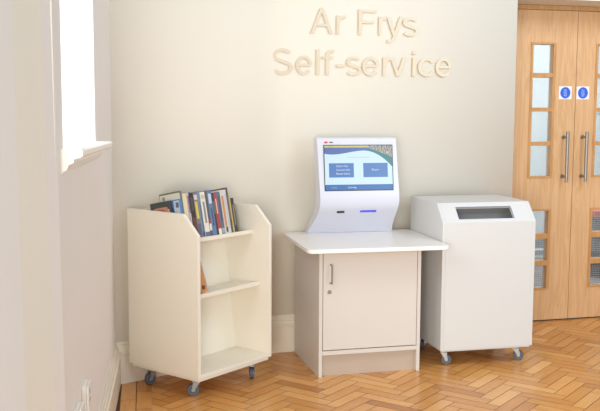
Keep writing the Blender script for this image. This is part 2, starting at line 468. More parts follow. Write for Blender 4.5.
def stroke_poly(pts, t):
    n = len(pts); Lf, Rt = [], []
    for i, p in enumerate(pts):
        p = Vector(p); a = (Vector(pts[i]) - Vector(pts[i - 1])).normalized() if i else None
        b = (Vector(pts[i + 1]) - Vector(pts[i])).normalized() if i < n - 1 else None
        d = ((a or b) + (b or a)).normalized(); nn = Vector((-d.y, d.x)); k = 1 / max(.6, d.dot(a or b))
        Lf.append(p + nn * t / 2 * k); Rt.append(p - nn * t / 2 * k)
    return [[Lf[i], Lf[i + 1], Rt[i + 1], Rt[i]] for i in range(n - 1)]
def R_(x0, y0, x1, y1): return [[(x0, y0), (x1, y0), (x1, y1), (x0, y1)]]
def arcp(cx, cy, rx, ry, a0, a1, n=22):
    return [(cx + rx * math.cos(math.radians(a0 + (a1 - a0) * k / n)), cy + ry * math.sin(math.radians(a0 + (a1 - a0) * k / n))) for k in range(n + 1)]
def ess(w, h, t, o=.012):
    x, hh = w / 2, h + 2 * o; q = (hh - t) / 2
    up_ = arcp(x, -o + t / 2 + q * 1.5, x - t / 2 - .02 * w, q * .5, 28, 215, 20)
    dn = arcp(x, -o + t / 2 + q * .5, x - t / 2, q * .5, 35, -152, 20)
    return stroke_poly(up_ + dn, t)
XH = .735; TS_ = .118
GL = {
 'A': [[(0, 0), (.135, 0), (.53, 1), (.395, 1)], [(.925, 0), (.79, 0), (.395, 1), (.53, 1)]] + R_(.20, .29, .72, .395),
 'F': R_(0, 0, .132, 1) + R_(.1, .885, .72, 1) + R_(.1, .455, .64, .565),
 'r': R_(0, 0, TS_, XH) + stroke_poly([(.06, .30), (.07, .44), (.11, .56), (.19, .645), (.30, .682), (.42, .680)], .125),
 'y': [[(0, XH), (.13, XH), (.385, .03), (.26, 0)]] + stroke_poly([(.585, XH + .02), (.36, .07), (.305, -.09), (.25, -.185), (.17, -.225), (.04, -.222)], .115),
 's': ess(.60, XH, .112), 'S': ess(.80, 1.0, .125),
 'e': R_(.05, .325, .60, .43) + stroke_poly(arcp(.325, XH / 2, .265, XH / 2 - .045, 4, 322, 34), .115),
 'c': stroke_poly(arcp(.315, XH / 2, .255, XH / 2 - .045, 38, 322, 32), .115),
 'l': R_(0, 0, .12, 1), 'i': R_(0, 0, .12, XH) + R_(0, .88, .12, 1),
 'f': stroke_poly([(.19, 0), (.19, .74), (.205, .84), (.25, .91), (.32, .94), (.42, .937)], .118) + R_(0, .635, .40, XH),
 '-': R_(0, .31, .38, .425),
 'v': [[(0, XH), (.13, XH), (.375, 0), (.25, 0)], [(.62, XH), (.49, XH), (.25, 0), (.375, 0)]],
}
def put_letter(ch, x0, x1, zb, py, label):
    polys = GL[ch]; xs = [p[0] for q in polys for p in q]; a, b = min(xs), max(xs)
    u0, u1 = wall_u(x0, py), wall_u(x1, py); sx = (u1 - u0) / (b - a)
    bm = bmesh.new()
    for k, q in enumerate(polys): prism(bm, [((p[0] - a) * sx, p[1] * CAPH) for p in q], 'y', -.010 - .00004 * (k % 7), -.004)
    # studs that hold the letter on the wall
    o = obj('wall_letter', bm, M['letter']); o.location = W(u0, zb, 0); o.rotation_euler = (0, 0, WY)
    tag(o, label, 'letter', 'raised letters of the wall sign')
L1 = ['A opening the upper line', 'r right after the capital A', 'F in the middle of the upper line', 'r right after the capital F', 'y with its tail below the upper line', 's ending the upper line']
L2 = ['S opening the lower line', 'e right after the capital S', 'l just left of the f', 'f just left of the hyphen', None, 's right after the hyphen', 'e between s and r', 'r just left of the v', 'v between r and i', 'i just right of the v', 'c just left of the last e', 'e ending the lower line']
for (c, a, b), d in zip(r1, L1): put_letter(c, a, b, 1.826, 30, ('raised cream capital ' if c.isupper() else 'raised cream letter ') + d + ' of wall lettering')
for (c, a, b), d in zip(r2_, L2): put_letter(c, a, b, 1.596, 70, 'raised cream hyphen in the lower line of wall lettering' if d is None else ('raised cream capital ' if c.isupper() else 'raised cream letter ') + d + ' of wall lettering')

# ------------------------------------------------------------------ wall sockets on the left wall
def socket(label, s0):
    r = thing('wall_socket', label, 'socket', LP(s0, .455, 0), math.atan2(d_l.y, d_l.x)); r['group'] = 'sockets on the left wall'
    # local x along the wall, local y = into the room
    bm = bmesh.new(); box(bm, -.043, .043, 0.0, .016, -.043, .043); obj('back_box', bm, M['white'], r, bevel=.004)
    bm = bmesh.new(); box(bm, -.045, .045, .0162, .023, -.045, .045); fp = obj('face_plate', bm, M['white'], r, bevel=.003)
    bm = bmesh.new()
    for x, z, a, b in ((0, .018, .004, .008), (-.011, -.012, .007, .003), (.011, -.012, .007, .003)): box(bm, x - a, x + a, .0421, .0424, z - b, z + b)
    for v in bm.verts: v.co.y -= .019
    obj('pin_slots', bm, M['dark'], fp)
socket('white surface socket low on the left wall, the one nearer the skirting corner', 1.63)
socket('white surface socket low on the left wall, the one at the bottom picture edge', 1.87)

# ------------------------------------------------------------------ casters
def caster(parent, x, y, h, r, ang, wide=.022):
    """swivel caster under (x, y), top plate at height h; a child of its thing with its own wheel"""
    bm = bmesh.new()
    R = Matrix.Translation((x, y, 0)) @ Matrix.Rotation(ang, 4, 'Z')
    off = r * .55
    box(bm, -.026, .026, -.026, .026, h - .004, h, Matrix.Translation((x, y, 0)))
    top = r * 2 + .006
    pts = 0
    def t2(a, b, rr): tube(bm, R @ Vector(a), R @ Vector(b), rr, 14)
    t2((0, 0, h - .004), (0, 0, top + .004), .020)
    for s in (-1, 1):
        xs = s * (wide / 2 + .003)
        prism(bm, [(.018, top + .006), (-.018, top + .006), (-off - .008, r + .008), (-off - .006, r - .007), (-off + .006, r - .007), (-off + .009, r + .006)], 'x', xs - .0015, xs + .0015, R)
    box(bm, -wide / 2 - .004, wide / 2 + .004, -.016, .014, top + .004, top + .008, R)
    br = obj('caster', bm, M['zinc'], parent)
    RW = R @ Matrix.Translation((0, -off, r))
    bm = bmesh.new(); w = wide / 2
    lathe_x(bm, [(-w, r * .78), (-w, r * .90), (-w * .7, r), (w * .7, r), (w, r * .90), (w, r * .78)], 28, RW)
    ty = obj('tyre', bm, M['tyre'], br, smooth=False)
    bm = bmesh.new()
    lathe_x(bm, [(-w - .001, r * .16), (-w - .001, r * .30), (-w + .004, r * .36), (-w + .003, r * .70), (-w - .0005, r * .79), (w + .0005, r * .79), (w - .003, r * .70), (w - .004, r * .36), (w + .001, r * .30), (w + .001, r * .16)], 28, RW)
    obj('wheel_hub', bm, M['hub'], br)
    bm = bmesh.new(); tube(bm, RW @ Vector((-w - .006, 0, 0)), RW @ Vector((w + .006, 0, 0)), .005, 10); obj('axle', bm, M['zinc'], br)
    return br

# ------------------------------------------------------------------ book trolley
CX, CY, CYAW = -.4796, 4.3253, .9101
CWD, CDP, CB, CH1, CH2, CC = .5449, .4877, .118, .8117, .9085, .0959
cart = thing('book_trolley', 'cream wheeled book trolley with sloping shelves beside the left wall', 'book trolley', (CX, CY, 0), CYAW)
TS = .018
sidep = [(0, CB), (0, CH1), (CC, CH2), (CDP, CH2), (CDP, CB)]
for a in (0, CWD - TS):
    bm = bmesh.new(); prism(bm, sidep, 'x', a, a + TS); obj('side_panel', bm, M['cart'], cart, bevel=.0015)
bm = bmesh.new(); box(bm, TS + .0005, CWD - TS - .0005, CDP - .018, CDP - .001, CB, CH2 - .012); obj('back_panel', bm, M['cart'], cart)
PHI = math.atan(.2)
def zs(v): return .780 - .2 * (v - .112)
bm = bmesh.new(); prism(bm, [(.112, zs(.112)), (.469, zs(.469)), (.469, zs(.469) - .021), (.112, zs(.112) - .021)], 'x', TS + .0005, CWD - TS - .0005); obj('shelf', bm, M['cart'], cart, bevel=.001)
bm = bmesh.new(); prism(bm, [(.064, .512), (.276, .484), (.276, .463), (.064, .491)], 'x', TS + .0005, CWD - TS - .0005); obj('shelf', bm, M['cart'], cart, bevel=.001)
bm = bmesh.new(); box(bm, TS + .0005, CWD - TS - .0005, .0015, CDP - .019, CB + .001, CB + .019); obj('bottom_shelf', bm, M['cart'], cart, bevel=.001)
bm = bmesh.new(); prism(bm, [(.232, CB + .0195), (.304, .718), (.318, .718), (.246, CB + .0195)], 'x', TS + .0005, CWD - TS - .0005); obj('sloping_back', bm, M['cart'], cart)
bm = bmesh.new(); box(bm, .012, CWD - .012, .012, CDP - .012, CB - .016, CB - .0003); obj('base_board', bm, M['cart'], cart)
ch = CB - .0163
def gloc(px, py, M_):
    a = (px - 300) / F; b = (py - 205.5) / F; v = fw + r2 * a - u2 * b; o = Vector((0, 0, CAMH))
    return M_.inverted() @ (o + v * (-CAMH / v.z))
def cast_at(parent, M_, px, py, h, r, ang):
    # wheel contact point -> swivel position
    p = gloc(px, py, M_); off = r * .55
    caster(parent, p.x - math.sin(ang) * off, p.y + math.cos(ang) * off, h, r, ang)
CM = Matrix.Translation((CX, CY, 0)) @ Matrix.Rotation(CYAW, 4, 'Z')
Rd = math.radians
cast_at(cart, CM, 193.2, 395.6, ch, .031, Rd(-128))
cast_at(cart, CM, 251.8, 378.4, ch, .031, Rd(128))
cast_at(cart, CM, 150.2, 384.3, ch, .031, Rd(-95))
caster(cart, CWD - .07, CDP - .07, ch, .031, math.radians(10))

# ---- books (every volume a thing): local x thickness, y depth, z height
CM = Matrix.Translation((CX, CY, 0)) @ Matrix.Rotation(CYAW, 4, 'Z')
_cache = {}
def colmat(c, rough=.4):
    g_ = sum(c) / 3; c = tuple(int(x * .72 + g_ * .28) for x in c); k = (c, rough)
    if k not in _cache: _cache[k] = mat('cover_%d_%d_%d' % c, s2l(*c), rough, noise=.07, nscale=30)
    return _cache[k]
def book(label, u, w, h_, d, col, marks=(), v=.128, group='books spine out on the top shelf', name='book', lean=0, case=False):
    h = h_ - .012
    r = link(bpy.data.objects.new(name, None)); tag(r, label, 'DVD case' if case else 'book', group); r.empty_display_size = .03
    r.matrix_world = CM @ Matrix.Translation((u, v, zs(v) + .0006)) @ Matrix.Rotation(-PHI, 4, 'X') @ Matrix.Rotation(lean, 4, 'Y')
    bm = bmesh.new()
    if case:
        box(bm, 0, w, 0, d, 0, h); obj('case', bm, colmat(col, .3), r, bevel=.0015)
    else:
        c = min(.0022, w * .2)
        box(bm, 0, w, 0, c, 0, h); box(bm, 0, c, c, d, 0, h); box(bm, w - c, w, c, d, 0, h)
        obj('cover', bm, colmat(col), r, bevel=.0008, seg=1)
        bm = bmesh.new(); box(bm, c + .0002, w - c - .0002, c + .0002, d - .003, .003, h - .003); obj('page_block', bm, M['paper'], r)
    for (z0, z1, x0, x1, mc) in marks:
        bm = bmesh.new(); box(bm, x0 * w, x1 * w, -.0006, -.0001, z0 * h, z1 * h); obj('spine_panel', bm, colmat(mc), r)
    return r
U = lambda px: .07 + .0071 * (px - 183)
book('thick plain cream book at the left end of the spine-out row', U(182), .034, .236, .14, (232, 208, 160), [(.05, .16, .1, .9, (214, 186, 132))])
book('thin pale mauve book right beside the thick cream one', U(187.4), .0115, .238, .13, (196, 180, 190), [(.55, .93, .1, .9, (120, 90, 130))])
book('dark brown book between the thin mauve and the grey yellow-lettered ones', U(189.4), .0275, .234, .14, (66, 48, 48), [(.05, .45, .1, .9, (120, 62, 48)), (.6, .9, .3, .7, (96, 76, 80))])
book('grey book with a yellow title strip on its spine', U(193.6), .0255, .234, .14, (128, 120, 112), [(.42, .80, .15, .8, (222, 200, 60)), (.84, .95, .1, .9, (206, 200, 190)), (.05, .3, .1, .9, (90, 100, 130))])
book('narrow blue-grey book left of the cream-spined one', U(197.4), .0185, .240, .14, (118, 134, 168), [(.1, .75, .3, .7, (88, 104, 140)), (.02, .12, .1, .9, (70, 84, 120))])
book('cream white spined book with grey title and dark foot', U(200.2), .033, .234, .14, (226, 220, 204), [(.3, .78, .3, .7, (140, 140, 128)), (.84, .93, .1, .9, (206, 196, 150)), (.0, .10, .02, .98, (90, 108, 140))])
book('charcoal book with a red and white label low on its spine', U(205.0), .0160, .236, .14, (84, 86, 98), [(.12, .27, .1, .95, (226, 216, 210)), (.27, .36, .1, .95, (196, 50, 50))])
book('bright blue tall book right of the charcoal one with red label', U(207.4), .0300, .240, .14, (88, 122, 172), [(.70, .92, .15, .8, (186, 206, 226)), (.2, .6, .35, .7, (62, 86, 140))])
book('thin dark green book right beside the bright blue one', U(211.8), .0125, .224, .13, (44, 66, 62), [(.5, .8, .2, .8, (90, 130, 110))])
book('red book with a pale foot on its spine', U(213.7), .0200, .222, .14, (196, 58, 58), [(.0, .14, .02, .98, (236, 222, 212)), (.5, .86, .35, .7, (236, 180, 170))])
book('slate blue book between the red one and the grey orange one', U(216.6), .0260, .226, .14, (92, 108, 132), [(.3, .9, .4, .65, (70, 84, 110)), (.02, .14, .1, .9, (150, 160, 176))])
book('wide pale grey book with a tall orange patch on its spine', U(220.4), .0450, .234, .14, (206, 200, 196), [(.16, .86, .12, .46, (222, 140, 66)), (.03, .15, .2, .5, (84, 70, 60)), (.1, .9, .62, .95, (186, 188, 196))])
book('thin charcoal tall book ending the tall part of the row', U(226.8), .0150, .244, .14, (84, 82, 82), [(.3, .8, .3, .7, (120, 118, 112))])
book('thin yellow book among the short ones at the right end', U(229.1), .0085, .200, .13, (214, 176, 60))
book('short black book at the right end of the top shelf', U(230.4), .0230, .188, .13, (62, 60, 64), [(.2, .8, .4, .7, (150, 140, 110))])

def faceout(label, u, v, w, h, t, col, pics, case=False, group='covers facing out at the back of the trolley', name='book'):
    """volume standing face out: local x width, y thickness, z height"""
    r = link(bpy.data.objects.new(name, None)); tag(r, label, 'DVD case' if case else 'book', group); r.empty_display_size = .03
    r.matrix_world = CM @ Matrix.Translation((u, v, zs(v) + .0006)) @ Matrix.Rotation(-PHI, 4, 'X')
    bm = bmesh.new()
    if case:
        box(bm, 0, w, 0, t, 0, h); obj('case', bm, colmat(col, .3), r, bevel=.002)
    else:
        c = .0022
        box(bm, 0, w, 0, c, 0, h); box(bm, 0, w, t - c, t, 0, h); box(bm, 0, c, c, t - c, 0, h)
        obj('cover', bm, colmat(col), r)
        bm = bmesh.new(); box(bm, c + .0002, w - .003, c + .0002, t - c - .0002, .003, h - .003); obj('page_block', bm, M['paper'], r)
    for (x0, x1, z0, z1, mc) in pics:
        bm = bmesh.new(); box(bm, x0 * w, x1 * w, -.0006, -.0001, z0 * h, z1 * h); obj('cover_picture', bm, colmat(mc, .3), r)
    return r
def sidepics(r, d, h, pics):
    for (y0, y1, z0, z1, mc) in pics:
        bm = bmesh.new(); box(bm, -.0006, -.0001, y0 * d, y1 * d, z0 * h, z1 * h); obj('cover_picture', bm, colmat(mc, .3), r)
faceout('large dark landscape book standing behind the spine-out row', .235, .285, .270, .236, .022, (74, 72, 68), [(.04, .96, .05, .92, (104, 98, 88))])
r = book('black DVD case with a red cover picture against the left side panel', .0195, .0145, .211, .140, (62, 66, 64), v=.168, case=True)
sidepics(r, .14, .199, [(.14, .80, .1, .86, (206, 118, 102)), (.30, .60, .70, .82, (226, 170, 150)), (.06, .14, .2, .8, (216, 170, 100))])
r = book('blue cased disc standing second from the left side panel', .0350, .0145, .211, .140, (60, 126, 206), v=.116, case=True)
sidepics(r, .14, .199, [(.03, .30, .02, .97, (182, 192, 210)), (.06, .2, .80, .93, (84, 98, 136)), (.34, .5, .5, .8, (30, 76, 170))])
r = book('large pale green book with dark edges left of the cream one', .0505, .0105, .250, .148, (112, 112, 88), v=.120)
sidepics(r, .148, .238, [(.03, .97, .02, .965, (212, 212, 190)), (.74, .86, .84, .93, (130, 122, 130)), (.1, .5, .4, .7, (190, 186, 160))])

# leaning orange book on the middle shelf
r = link(bpy.data.objects.new('book', None)); tag(r, 'orange book with a pale blue edge leaning on the middle trolley shelf', 'book')
vm = .075; zm = .512 - .132 * (vm - .064)
wdt, hgt, an = .050, .205, math.radians(12.5)
r.matrix_world = CM @ Matrix.Translation((.150, vm, zm + .0008 + wdt * math.sin(an))) @ Matrix.Rotation(-.13, 4, 'X') @ Matrix.Rotation(-an, 4, 'Y') @ Matrix.Translation((-wdt, 0, 0))
bm = bmesh.new(); box(bm, 0, wdt - .0035, 0, .003, 0, hgt); box(bm, 0, .003, .003, .15, 0, hgt); obj('spine', bm, colmat((222, 138, 62)), r)
bm = bmesh.new(); box(bm, wdt - .0033, wdt, 0, .15, 0, hgt); o = obj('cover', bm, colmat((170, 178, 196)), r); o['label'] = 'pale blue cover'
bm = bmesh.new(); box(bm, .0032, wdt - .0035, .0032, .147, .003, hgt - .003); obj('page_block', bm, M['paper'], r)
bm = bmesh.new(); box(bm, .012, .032, -.0006, -.0001, .015, .035); obj('spine_panel', bm, colmat((90, 60, 80)), r)

# ------------------------------------------------------------------ kiosk cabinet with worktop
KX, KY, KYAW = .1131, 4.7701, .253
CABX = -.0115; KW, KD, KH, WTZ = .5537, .5244, .677, .6992
CW_ = KW - CABX
cab = thing('kiosk_cabinet', 'white floor cabinet with one door under the self-service terminal', 'cabinet', (KX + CABX * math.cos(KYAW), KY + CABX * math.sin(KYAW), 0), KYAW)
bm = bmesh.new(); box(bm, 0, .019, 0, KD, 0, KH); obj('side_panel', bm, M['cabinet'], cab, bevel=.001)
bm = bmesh.new(); box(bm, CW_ - .019, CW_, 0, KD, 0, KH); obj('side_panel', bm, M['cabinet'], cab, bevel=.001)
bm = bmesh.new(); box(bm, .0195, CW_ - .0195, KD - .02, KD - .002, .1, KH - .002); obj('back_panel', bm, M['cabinet'], cab)
bm = bmesh.new(); box(bm, .0195, CW_ - .0195, .001, KD - .021, .118, .140); obj('bottom_rail', bm, M['cabinet'], cab)
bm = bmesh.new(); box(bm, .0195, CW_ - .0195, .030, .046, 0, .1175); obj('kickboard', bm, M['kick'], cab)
bm = bmesh.new(); box(bm, .0195, CW_ - .0195, .03, KD - .021, KH - .02, KH - .002); obj('top_panel', bm, M['cabinet'], cab)
bm = bmesh.new(); box(bm, .0225, CW_ - .0220, .001, .019, .1445, KH - .004); dr = obj('cabinet_door', bm, M['cabinet'], cab, bevel=.001)
bm = bmesh.new()
hx, z0, z1 = .061, .503, .600
tube(bm, (hx, -.026, z0), (hx, -.026, z1), .0045, 12)
for z in (z0, z1): tube(bm, (hx, -.0265, z), (hx, .001, z), .0042, 10)
obj('door_handle', bm, M['steel'], dr)
bm = bmesh.new(); tube(bm, (.056, -.004, .455), (.056, .001, .455), .0105, 20); lk = obj('lock', bm, M['steel'], dr)

# worktop is one board on the cabinet
TY = .2195
wt = thing('worktop', 'white round-cornered worktop lying on the cabinet below the terminal', 'worktop', (KX, KY, KH), TY)
bm = bmesh.new(); prism(bm, rrect(-.0951, KW + .1155, -.1129, .553, .035), 'z', .0004, WTZ - KH)
obj('board', bm, M['worktop'], wt, bevel=.003, seg=3)

# self-service terminal
TZ = WTZ
term = thing('self_service_terminal', 'white moulded touchscreen terminal standing on the worktop', 'self-service kiosk', (KX, KY, TZ + .0006), TY)
TU0, TU1 = .067, .522
# body: side profile (v, z) with rounded knee, lofted with rounded edges
def cr(p0, p1, p2, p3, t):
    return tuple(.5 * ((2 * b) + (-a + c) * t + (2 * a - 5 * b + 4 * c - d) * t * t + (-a + 3 * b - 3 * c + d) * t ** 3) for a, b, c, d in zip(p0, p1, p2, p3))
front = [(.484, .000), (.468, .022), (.430, .058), (.385, .098), (.345, .134), (.318, .168), (.306, .206), (.308, .250), (.3165, .300), (.352, .520), (.356, .536)]
backp = [(.372, .546), (.420, .546), (.432, .536), (.424, .420), (.412, .240), (.430, .185), (.510, .060), (.540, .020), (.542, .000)]
def dens(pts, k=4):
    out = []
    for i in range(len(pts) - 1):
        p0 = pts[max(i - 1, 0)]; p3 = pts[min(i + 2, len(pts) - 1)]
        for j in range(k): out.append(cr(p0, pts[i], pts[i + 1], p3, j / k))
    out.append(pts[-1]); return out
bm = bmesh.new()
prism(bm, dens(front) + dens(backp), 'x', TU0, TU1)
# widen the foot a little
for v in bm.verts:
    k = max(0, min(1, (.13 - v.co.z) / .13)); c = (TU0 + TU1) / 2
    v.co.x = c + (v.co.x - c) * (1 + .05 * k * k) + .006 * k - (.026 * k if v.co.x < c else 0)
    t = max(0, (v.co.z - .2) / .34); v.co.x -= .010 * t
body = obj('terminal_body', bm, M['kiosk'], term, bevel=.018, seg=5)
for p in body.data.polygons: p.use_smooth = True
wn = body.modifiers.new('wn', 'WEIGHTED_NORMAL')

# screen plane frame: on the face between (v=.318,z=.300) and (.352,.520)
fa, fb = Vector((0, .3065, .215)), Vector((0, .3525, .525))
e_up = (fb - fa).normalized(); e_r = Vector((1, 0, 0)); e_n = e_r.cross(e_up)   # e_n points at the viewer (-y)
SCM = Matrix(((e_r.x, e_up.x, e_n.x, 0), (e_r.y, e_up.y, e_n.y, 0), (e_r.z, e_up.z, e_n.z, 0), (0, 0, 0, 1)))
def emat(name, c, s=1.0, rough=.25):
    m = mat(name, (.01, .01, .012), rough, emit=s2l(*c), es=s); return m
E_ = 1.0
def term_ray(px, py, off=.0):
    """pixel -> local coordinates in the screen frame (x right, y up), measured on the screen plane"""
    a = (px - 300) / F; b = (py - 205.5) / F; v = fw + r2 * a - u2 * b; o = Vector((0, 0, CAMH))
    R = Matrix.Translation((KX, KY, TZ)) @ Matrix.Rotation(TY, 4, 'Z'); Ri = R.inverted()
    o = Ri @ o; v = Ri.to_3x3() @ v
    t = (fa - o).dot(e_n) / v.dot(e_n); q = o + v * t - fa
    return q.dot(e_r), q.dot(e_up)
c00 = term_ray(325.0, 191.0); c11 = term_ray(390.9, 145.6); c10 = term_ray(393.0, 189.3); c01 = term_ray(324.1, 145.8)
sx0 = (c00[0] + c01[0]) / 2; sx1 = (c11[0] + c10[0]) / 2; sy0 = (c00[1] + c10[1]) / 2; sy1 = (c11[1] + c01[1]) / 2
SW, SH = sx1 - sx0, sy1 - sy0
OFF = .006
scr = link(bpy.data.objects.new('screen', None))
bpy.data.objects.remove(scr)
bm = bmesh.new(); box(bm, -.004, SW + .004, -.004, SH + .004, -.004, 0)
scr = obj('screen', bm, M['dark'], term)
scr.matrix_local = Matrix.Translation(fa) @ SCM @ Matrix.Translation((sx0, sy0, OFF))
def spoly(name, pts, m, z, parent=None):
    bm = bmesh.new(); bm.faces.new([bm.verts.new((x * SW, y * SH, z)) for x, y in pts]); return obj(name, bm, m, parent or scr)
def srect(name, x0, x1, y0, y1, m, z): return spoly(name, [(x0, y0), (x1, y0), (x1, y1), (x0, y1)], m, z)
srect('screen_background', 0, 1, 0, 1, emat('screen_pale', (214, 238, 252), E_), .0003)
# wave: lower edge curve of the blue header (fractions, y up)
def wave(x):
    if x < .12: return .80 + (x - .12) ** 2 * 1.2
    if x < .58: t = (x - .12) / .46; return .80 + .085 * (3 * t * t - 2 * t ** 3)
    t = (x - .58) / .42; return .885 - .37 * t ** 2
N = 40
spoly('header_wave', [(0, .955)] + [(i / N, wave(i / N)) for i in range(N + 1)] + [(1, .955)], emat('screen_violet_blue', (92, 112, 176), E_), .0005)
spoly('teal_wave', [(.60 + .40 * i / N, wave(.60 + .40 * i / N)) for i in range(N + 1)] + [(1, .9), (.66, .9)], emat('screen_teal', (58, 130, 126), E_), .0006)
# shelf photograph: soft brown and white stripes
pm = emat('screen_photo', (150, 140, 120), E_); nt = pm.node_tree; b = nt.nodes['Principled BSDF']
tc = nt.nodes.new('ShaderNodeTexCoord'); mp = nt.nodes.new('ShaderNodeMapping'); mp.inputs['Scale'].default_value = (260, 60, 1)
ns = nt.nodes.new('ShaderNodeTexNoise'); ns.inputs['Scale'].default_value = 1; rp = nt.nodes.new('ShaderNodeValToRGB')
rp.color_ramp.elements[0].position = .35; rp.color_ramp.elements[0].color = (*s2l(84, 60, 44), 1)
rp.color_ramp.elements[1].position = .65; rp.color_ramp.elements[1].color = (*s2l(206, 204, 190), 1)
nt.links.new(tc.outputs['Object'], mp.inputs[0]); nt.links.new(mp.outputs[0], ns.inputs['Vector']); nt.links.new(ns.outputs['Fac'], rp.inputs[0]); nt.links.new(rp.outputs[0], b.inputs['Emission Color'])
def wv2(x): return .93 - .19 * ((x - .66) / .34) ** 1.0
spoly('shelf_photo', [(.64, 1), (.67, .93)] + [(.67 + .33 * i / 12, .93 - .20 * (i / 12) ** 1.1) for i in range(1, 13)] + [(1, 1)], pm, .0008)
srect('title_strip', 0, .65, .955, 1, emat('screen_olive', (206, 200, 118), E_), .0009)
bb_ = emat('screen_button_blue', (86, 126, 190), E_); dk = emat('screen_bar_blue', (58, 110, 178), E_)
srect('footer_bar', 0, 1, 0, .125, dk, .0005)
lb = srect('button', .06, .425, .285, .605, bb_, .0005)
rb = srect('button', .565, .93, .285, .605, bb_, .0005)
EW = emat('screen_white', (226, 240, 255), E_)
def stext(txt, x, y, size, m=EW, center=False):
    me, bb = glyph_mesh(txt); ox = (bb[0] + bb[1]) / 2 if center else bb[0]
    for v in me.vertices: v.co = Vector((x * SW + (v.co.x - ox) * size, y * SH + v.co.y * size, .0011))
    me.materials.append(m); o = link(bpy.data.objects.new('screen_text', me)); o.parent = scr
stext('Check Out', .165, .520, .0150); stext('Account Info', .165, .435, .0150); stext('Renew Items', .165, .350, .0150)
stext('Return', .745, .435, .0150, center=True)
stext('English', .09, .045, .012, emat('screen_dim', (150, 190, 230), E_)); stext('Cymraeg', .33, .045, .0135)
stext('Please select one of the options below', .50, .725, .0085, emat('screen_grey', (150, 170, 190), E_), True)
stext('Ar Frys', .06, .962, .009, emat('screen_title', (120, 120, 80), E_))
# maker's mark on the bezel: red blob and small black wording-like bar
red = mat('logo_red', s2l(214, 60, 70), .4); 
bm = bmesh.new()
for q in (bm,): q.faces.new([q.verts.new((.016 * SW + .012 * math.cos(2 * PI * k / 20) * (1 if math.cos(2*PI*k/20) < 0 else .8) + .006, SH + .0185 + .0055 * math.sin(2 * PI * k / 20), -OFF + .0012)) for k in range(20)])
obj('red_logo', bm, red, scr)
bm = bmesh.new(); box(bm, .031, .052, SH + .016, SH + .0215, -OFF + .0010, -OFF + .0014); obj('black_logo', bm, M['dark'], scr, bevel=.001)
# card slot and lit receipt slot on the chin
def chin(px, py):
    a = (px - 300) / F; b = (py - 205.5) / F; v = fw + r2 * a - u2 * b; o = Vector((0, 0, CAMH))
    Ri = (Matrix.Translation((KX, KY, TZ)) @ Matrix.Rotation(TY, 4, 'Z')).inverted(); o = Ri @ o; v = Ri.to_3x3() @ v
    p0, p1 = Vector((0, .326, .146)), Vector((0, .396, .090)); up_ = (p0 - p1).normalized(); nn = e_r.cross(up_)
    t = (p0 - o).dot(nn) / v.dot(nn); return o + v * t, up_, nn
def slot(name, x0, x1, py, h, m):
    a, up_, nn = chin(x0, py); b, _, _ = chin(x1, py); c = (a + b) / 2; w = (b - a).x
    bm = bmesh.new(); R = Matrix(((1, up_.x, nn.x, c.x), (0, up_.y, nn.y, c.y), (0, up_.z, nn.z, c.z), (0, 0, 0, 1)))
    box(bm, -w / 2, w / 2, -h / 2, h / 2, -.006, .0035, R); return obj(name, bm, m, term)
slot('card_slot', 337.0, 344.2, 212.2, .0105, M['dark'])
slot('lit_receipt_slot', 360.2, 376.0, 211.4, .010, emat('slot_light', (82, 78, 226), 1.1))['label'] = 'glowing blue slot'

# ------------------------------------------------------------------ book return bin
BX, BY, BYAW = .769, 4.962, .236
BW_, BD_, BB, BH1, BH2, BC = .546, .500, .0955, .7965, .8958, .0928
bn_ = thing('book_return_bin', 'white wheeled book return bin with a slot in its sloping top', 'return bin', (BX, BY, 0), BYAW)
T = .018
pf = [(0, BB), (0, BH1), (BC, BH2), (BD_, BH2), (BD_, BB)]
for a in (0, BW_ - T):
    bm = bmesh.new(); prism(bm, pf, 'x', a, a + T); obj('side_panel', bm, M['bin'], bn_, bevel=.0012)
bm = bmesh.new(); box(bm, T + .0003, BW_ - T - .0003, .0003, T, BB, BH1 - .0005); obj('front_panel', bm, M['bin'], bn_)
bm = bmesh.new(); box(bm, T + .0003, BW_ - T - .0003, BD_ - T, BD_ - .0005, BB, BH2 - .02); obj('back_panel', bm, M['bin'], bn_)
bm = bmesh.new(); box(bm, T + .0003, BW_ - T - .0003, BC + .002, BD_ - .0005, BH2 - T, BH2 - .0003); obj('top_panel', bm, M['bin'], bn_)
# slanted panel with the slot opening
sl = math.hypot(BC, BH2 - BH1); sd = Vector((0, BC, BH2 - BH1)).normalized(); sn = Vector((0, -sd.z, sd.y))
SLM = Matrix(((1, 0, 0, 0), (0, sd.y, sn.y, 0), (0, sd.z, sn.z, BH1), (0, 0, 0, 1)))
ou0, ou1, ov0, ov1 = .098, .426, .022, .106
bm = bmesh.new()
x0, x1 = T + .0003, BW_ - T - .0003
for r_ in ((x0, ou0, 0, sl), (ou1, x1, 0, sl), (ou0, ou1, 0, ov0), (ou0, ou1, ov1, sl)): box(bm, r_[0], r_[1], r_[2], r_[3], -T, -.0003, SLM)
slp = obj('sloping_panel', bm, M['bin'], bn_)
bm = bmesh.new(); mgn = .004
for r_ in ((ou0 - mgn, ou0, ov0 - mgn, ov1 + mgn), (ou1, ou1 + mgn, ov0 - mgn, ov1 + mgn), (ou0, ou1, ov0 - mgn, ov0), (ou0, ou1, ov1, ov1 + mgn)): box(bm, r_[0], r_[1], r_[2], r_[3], -.006, .0012, SLM)
obj('slot_trim', bm, mat('slot_edge', s2l(206, 210, 224), .35, noise=.02), slp)
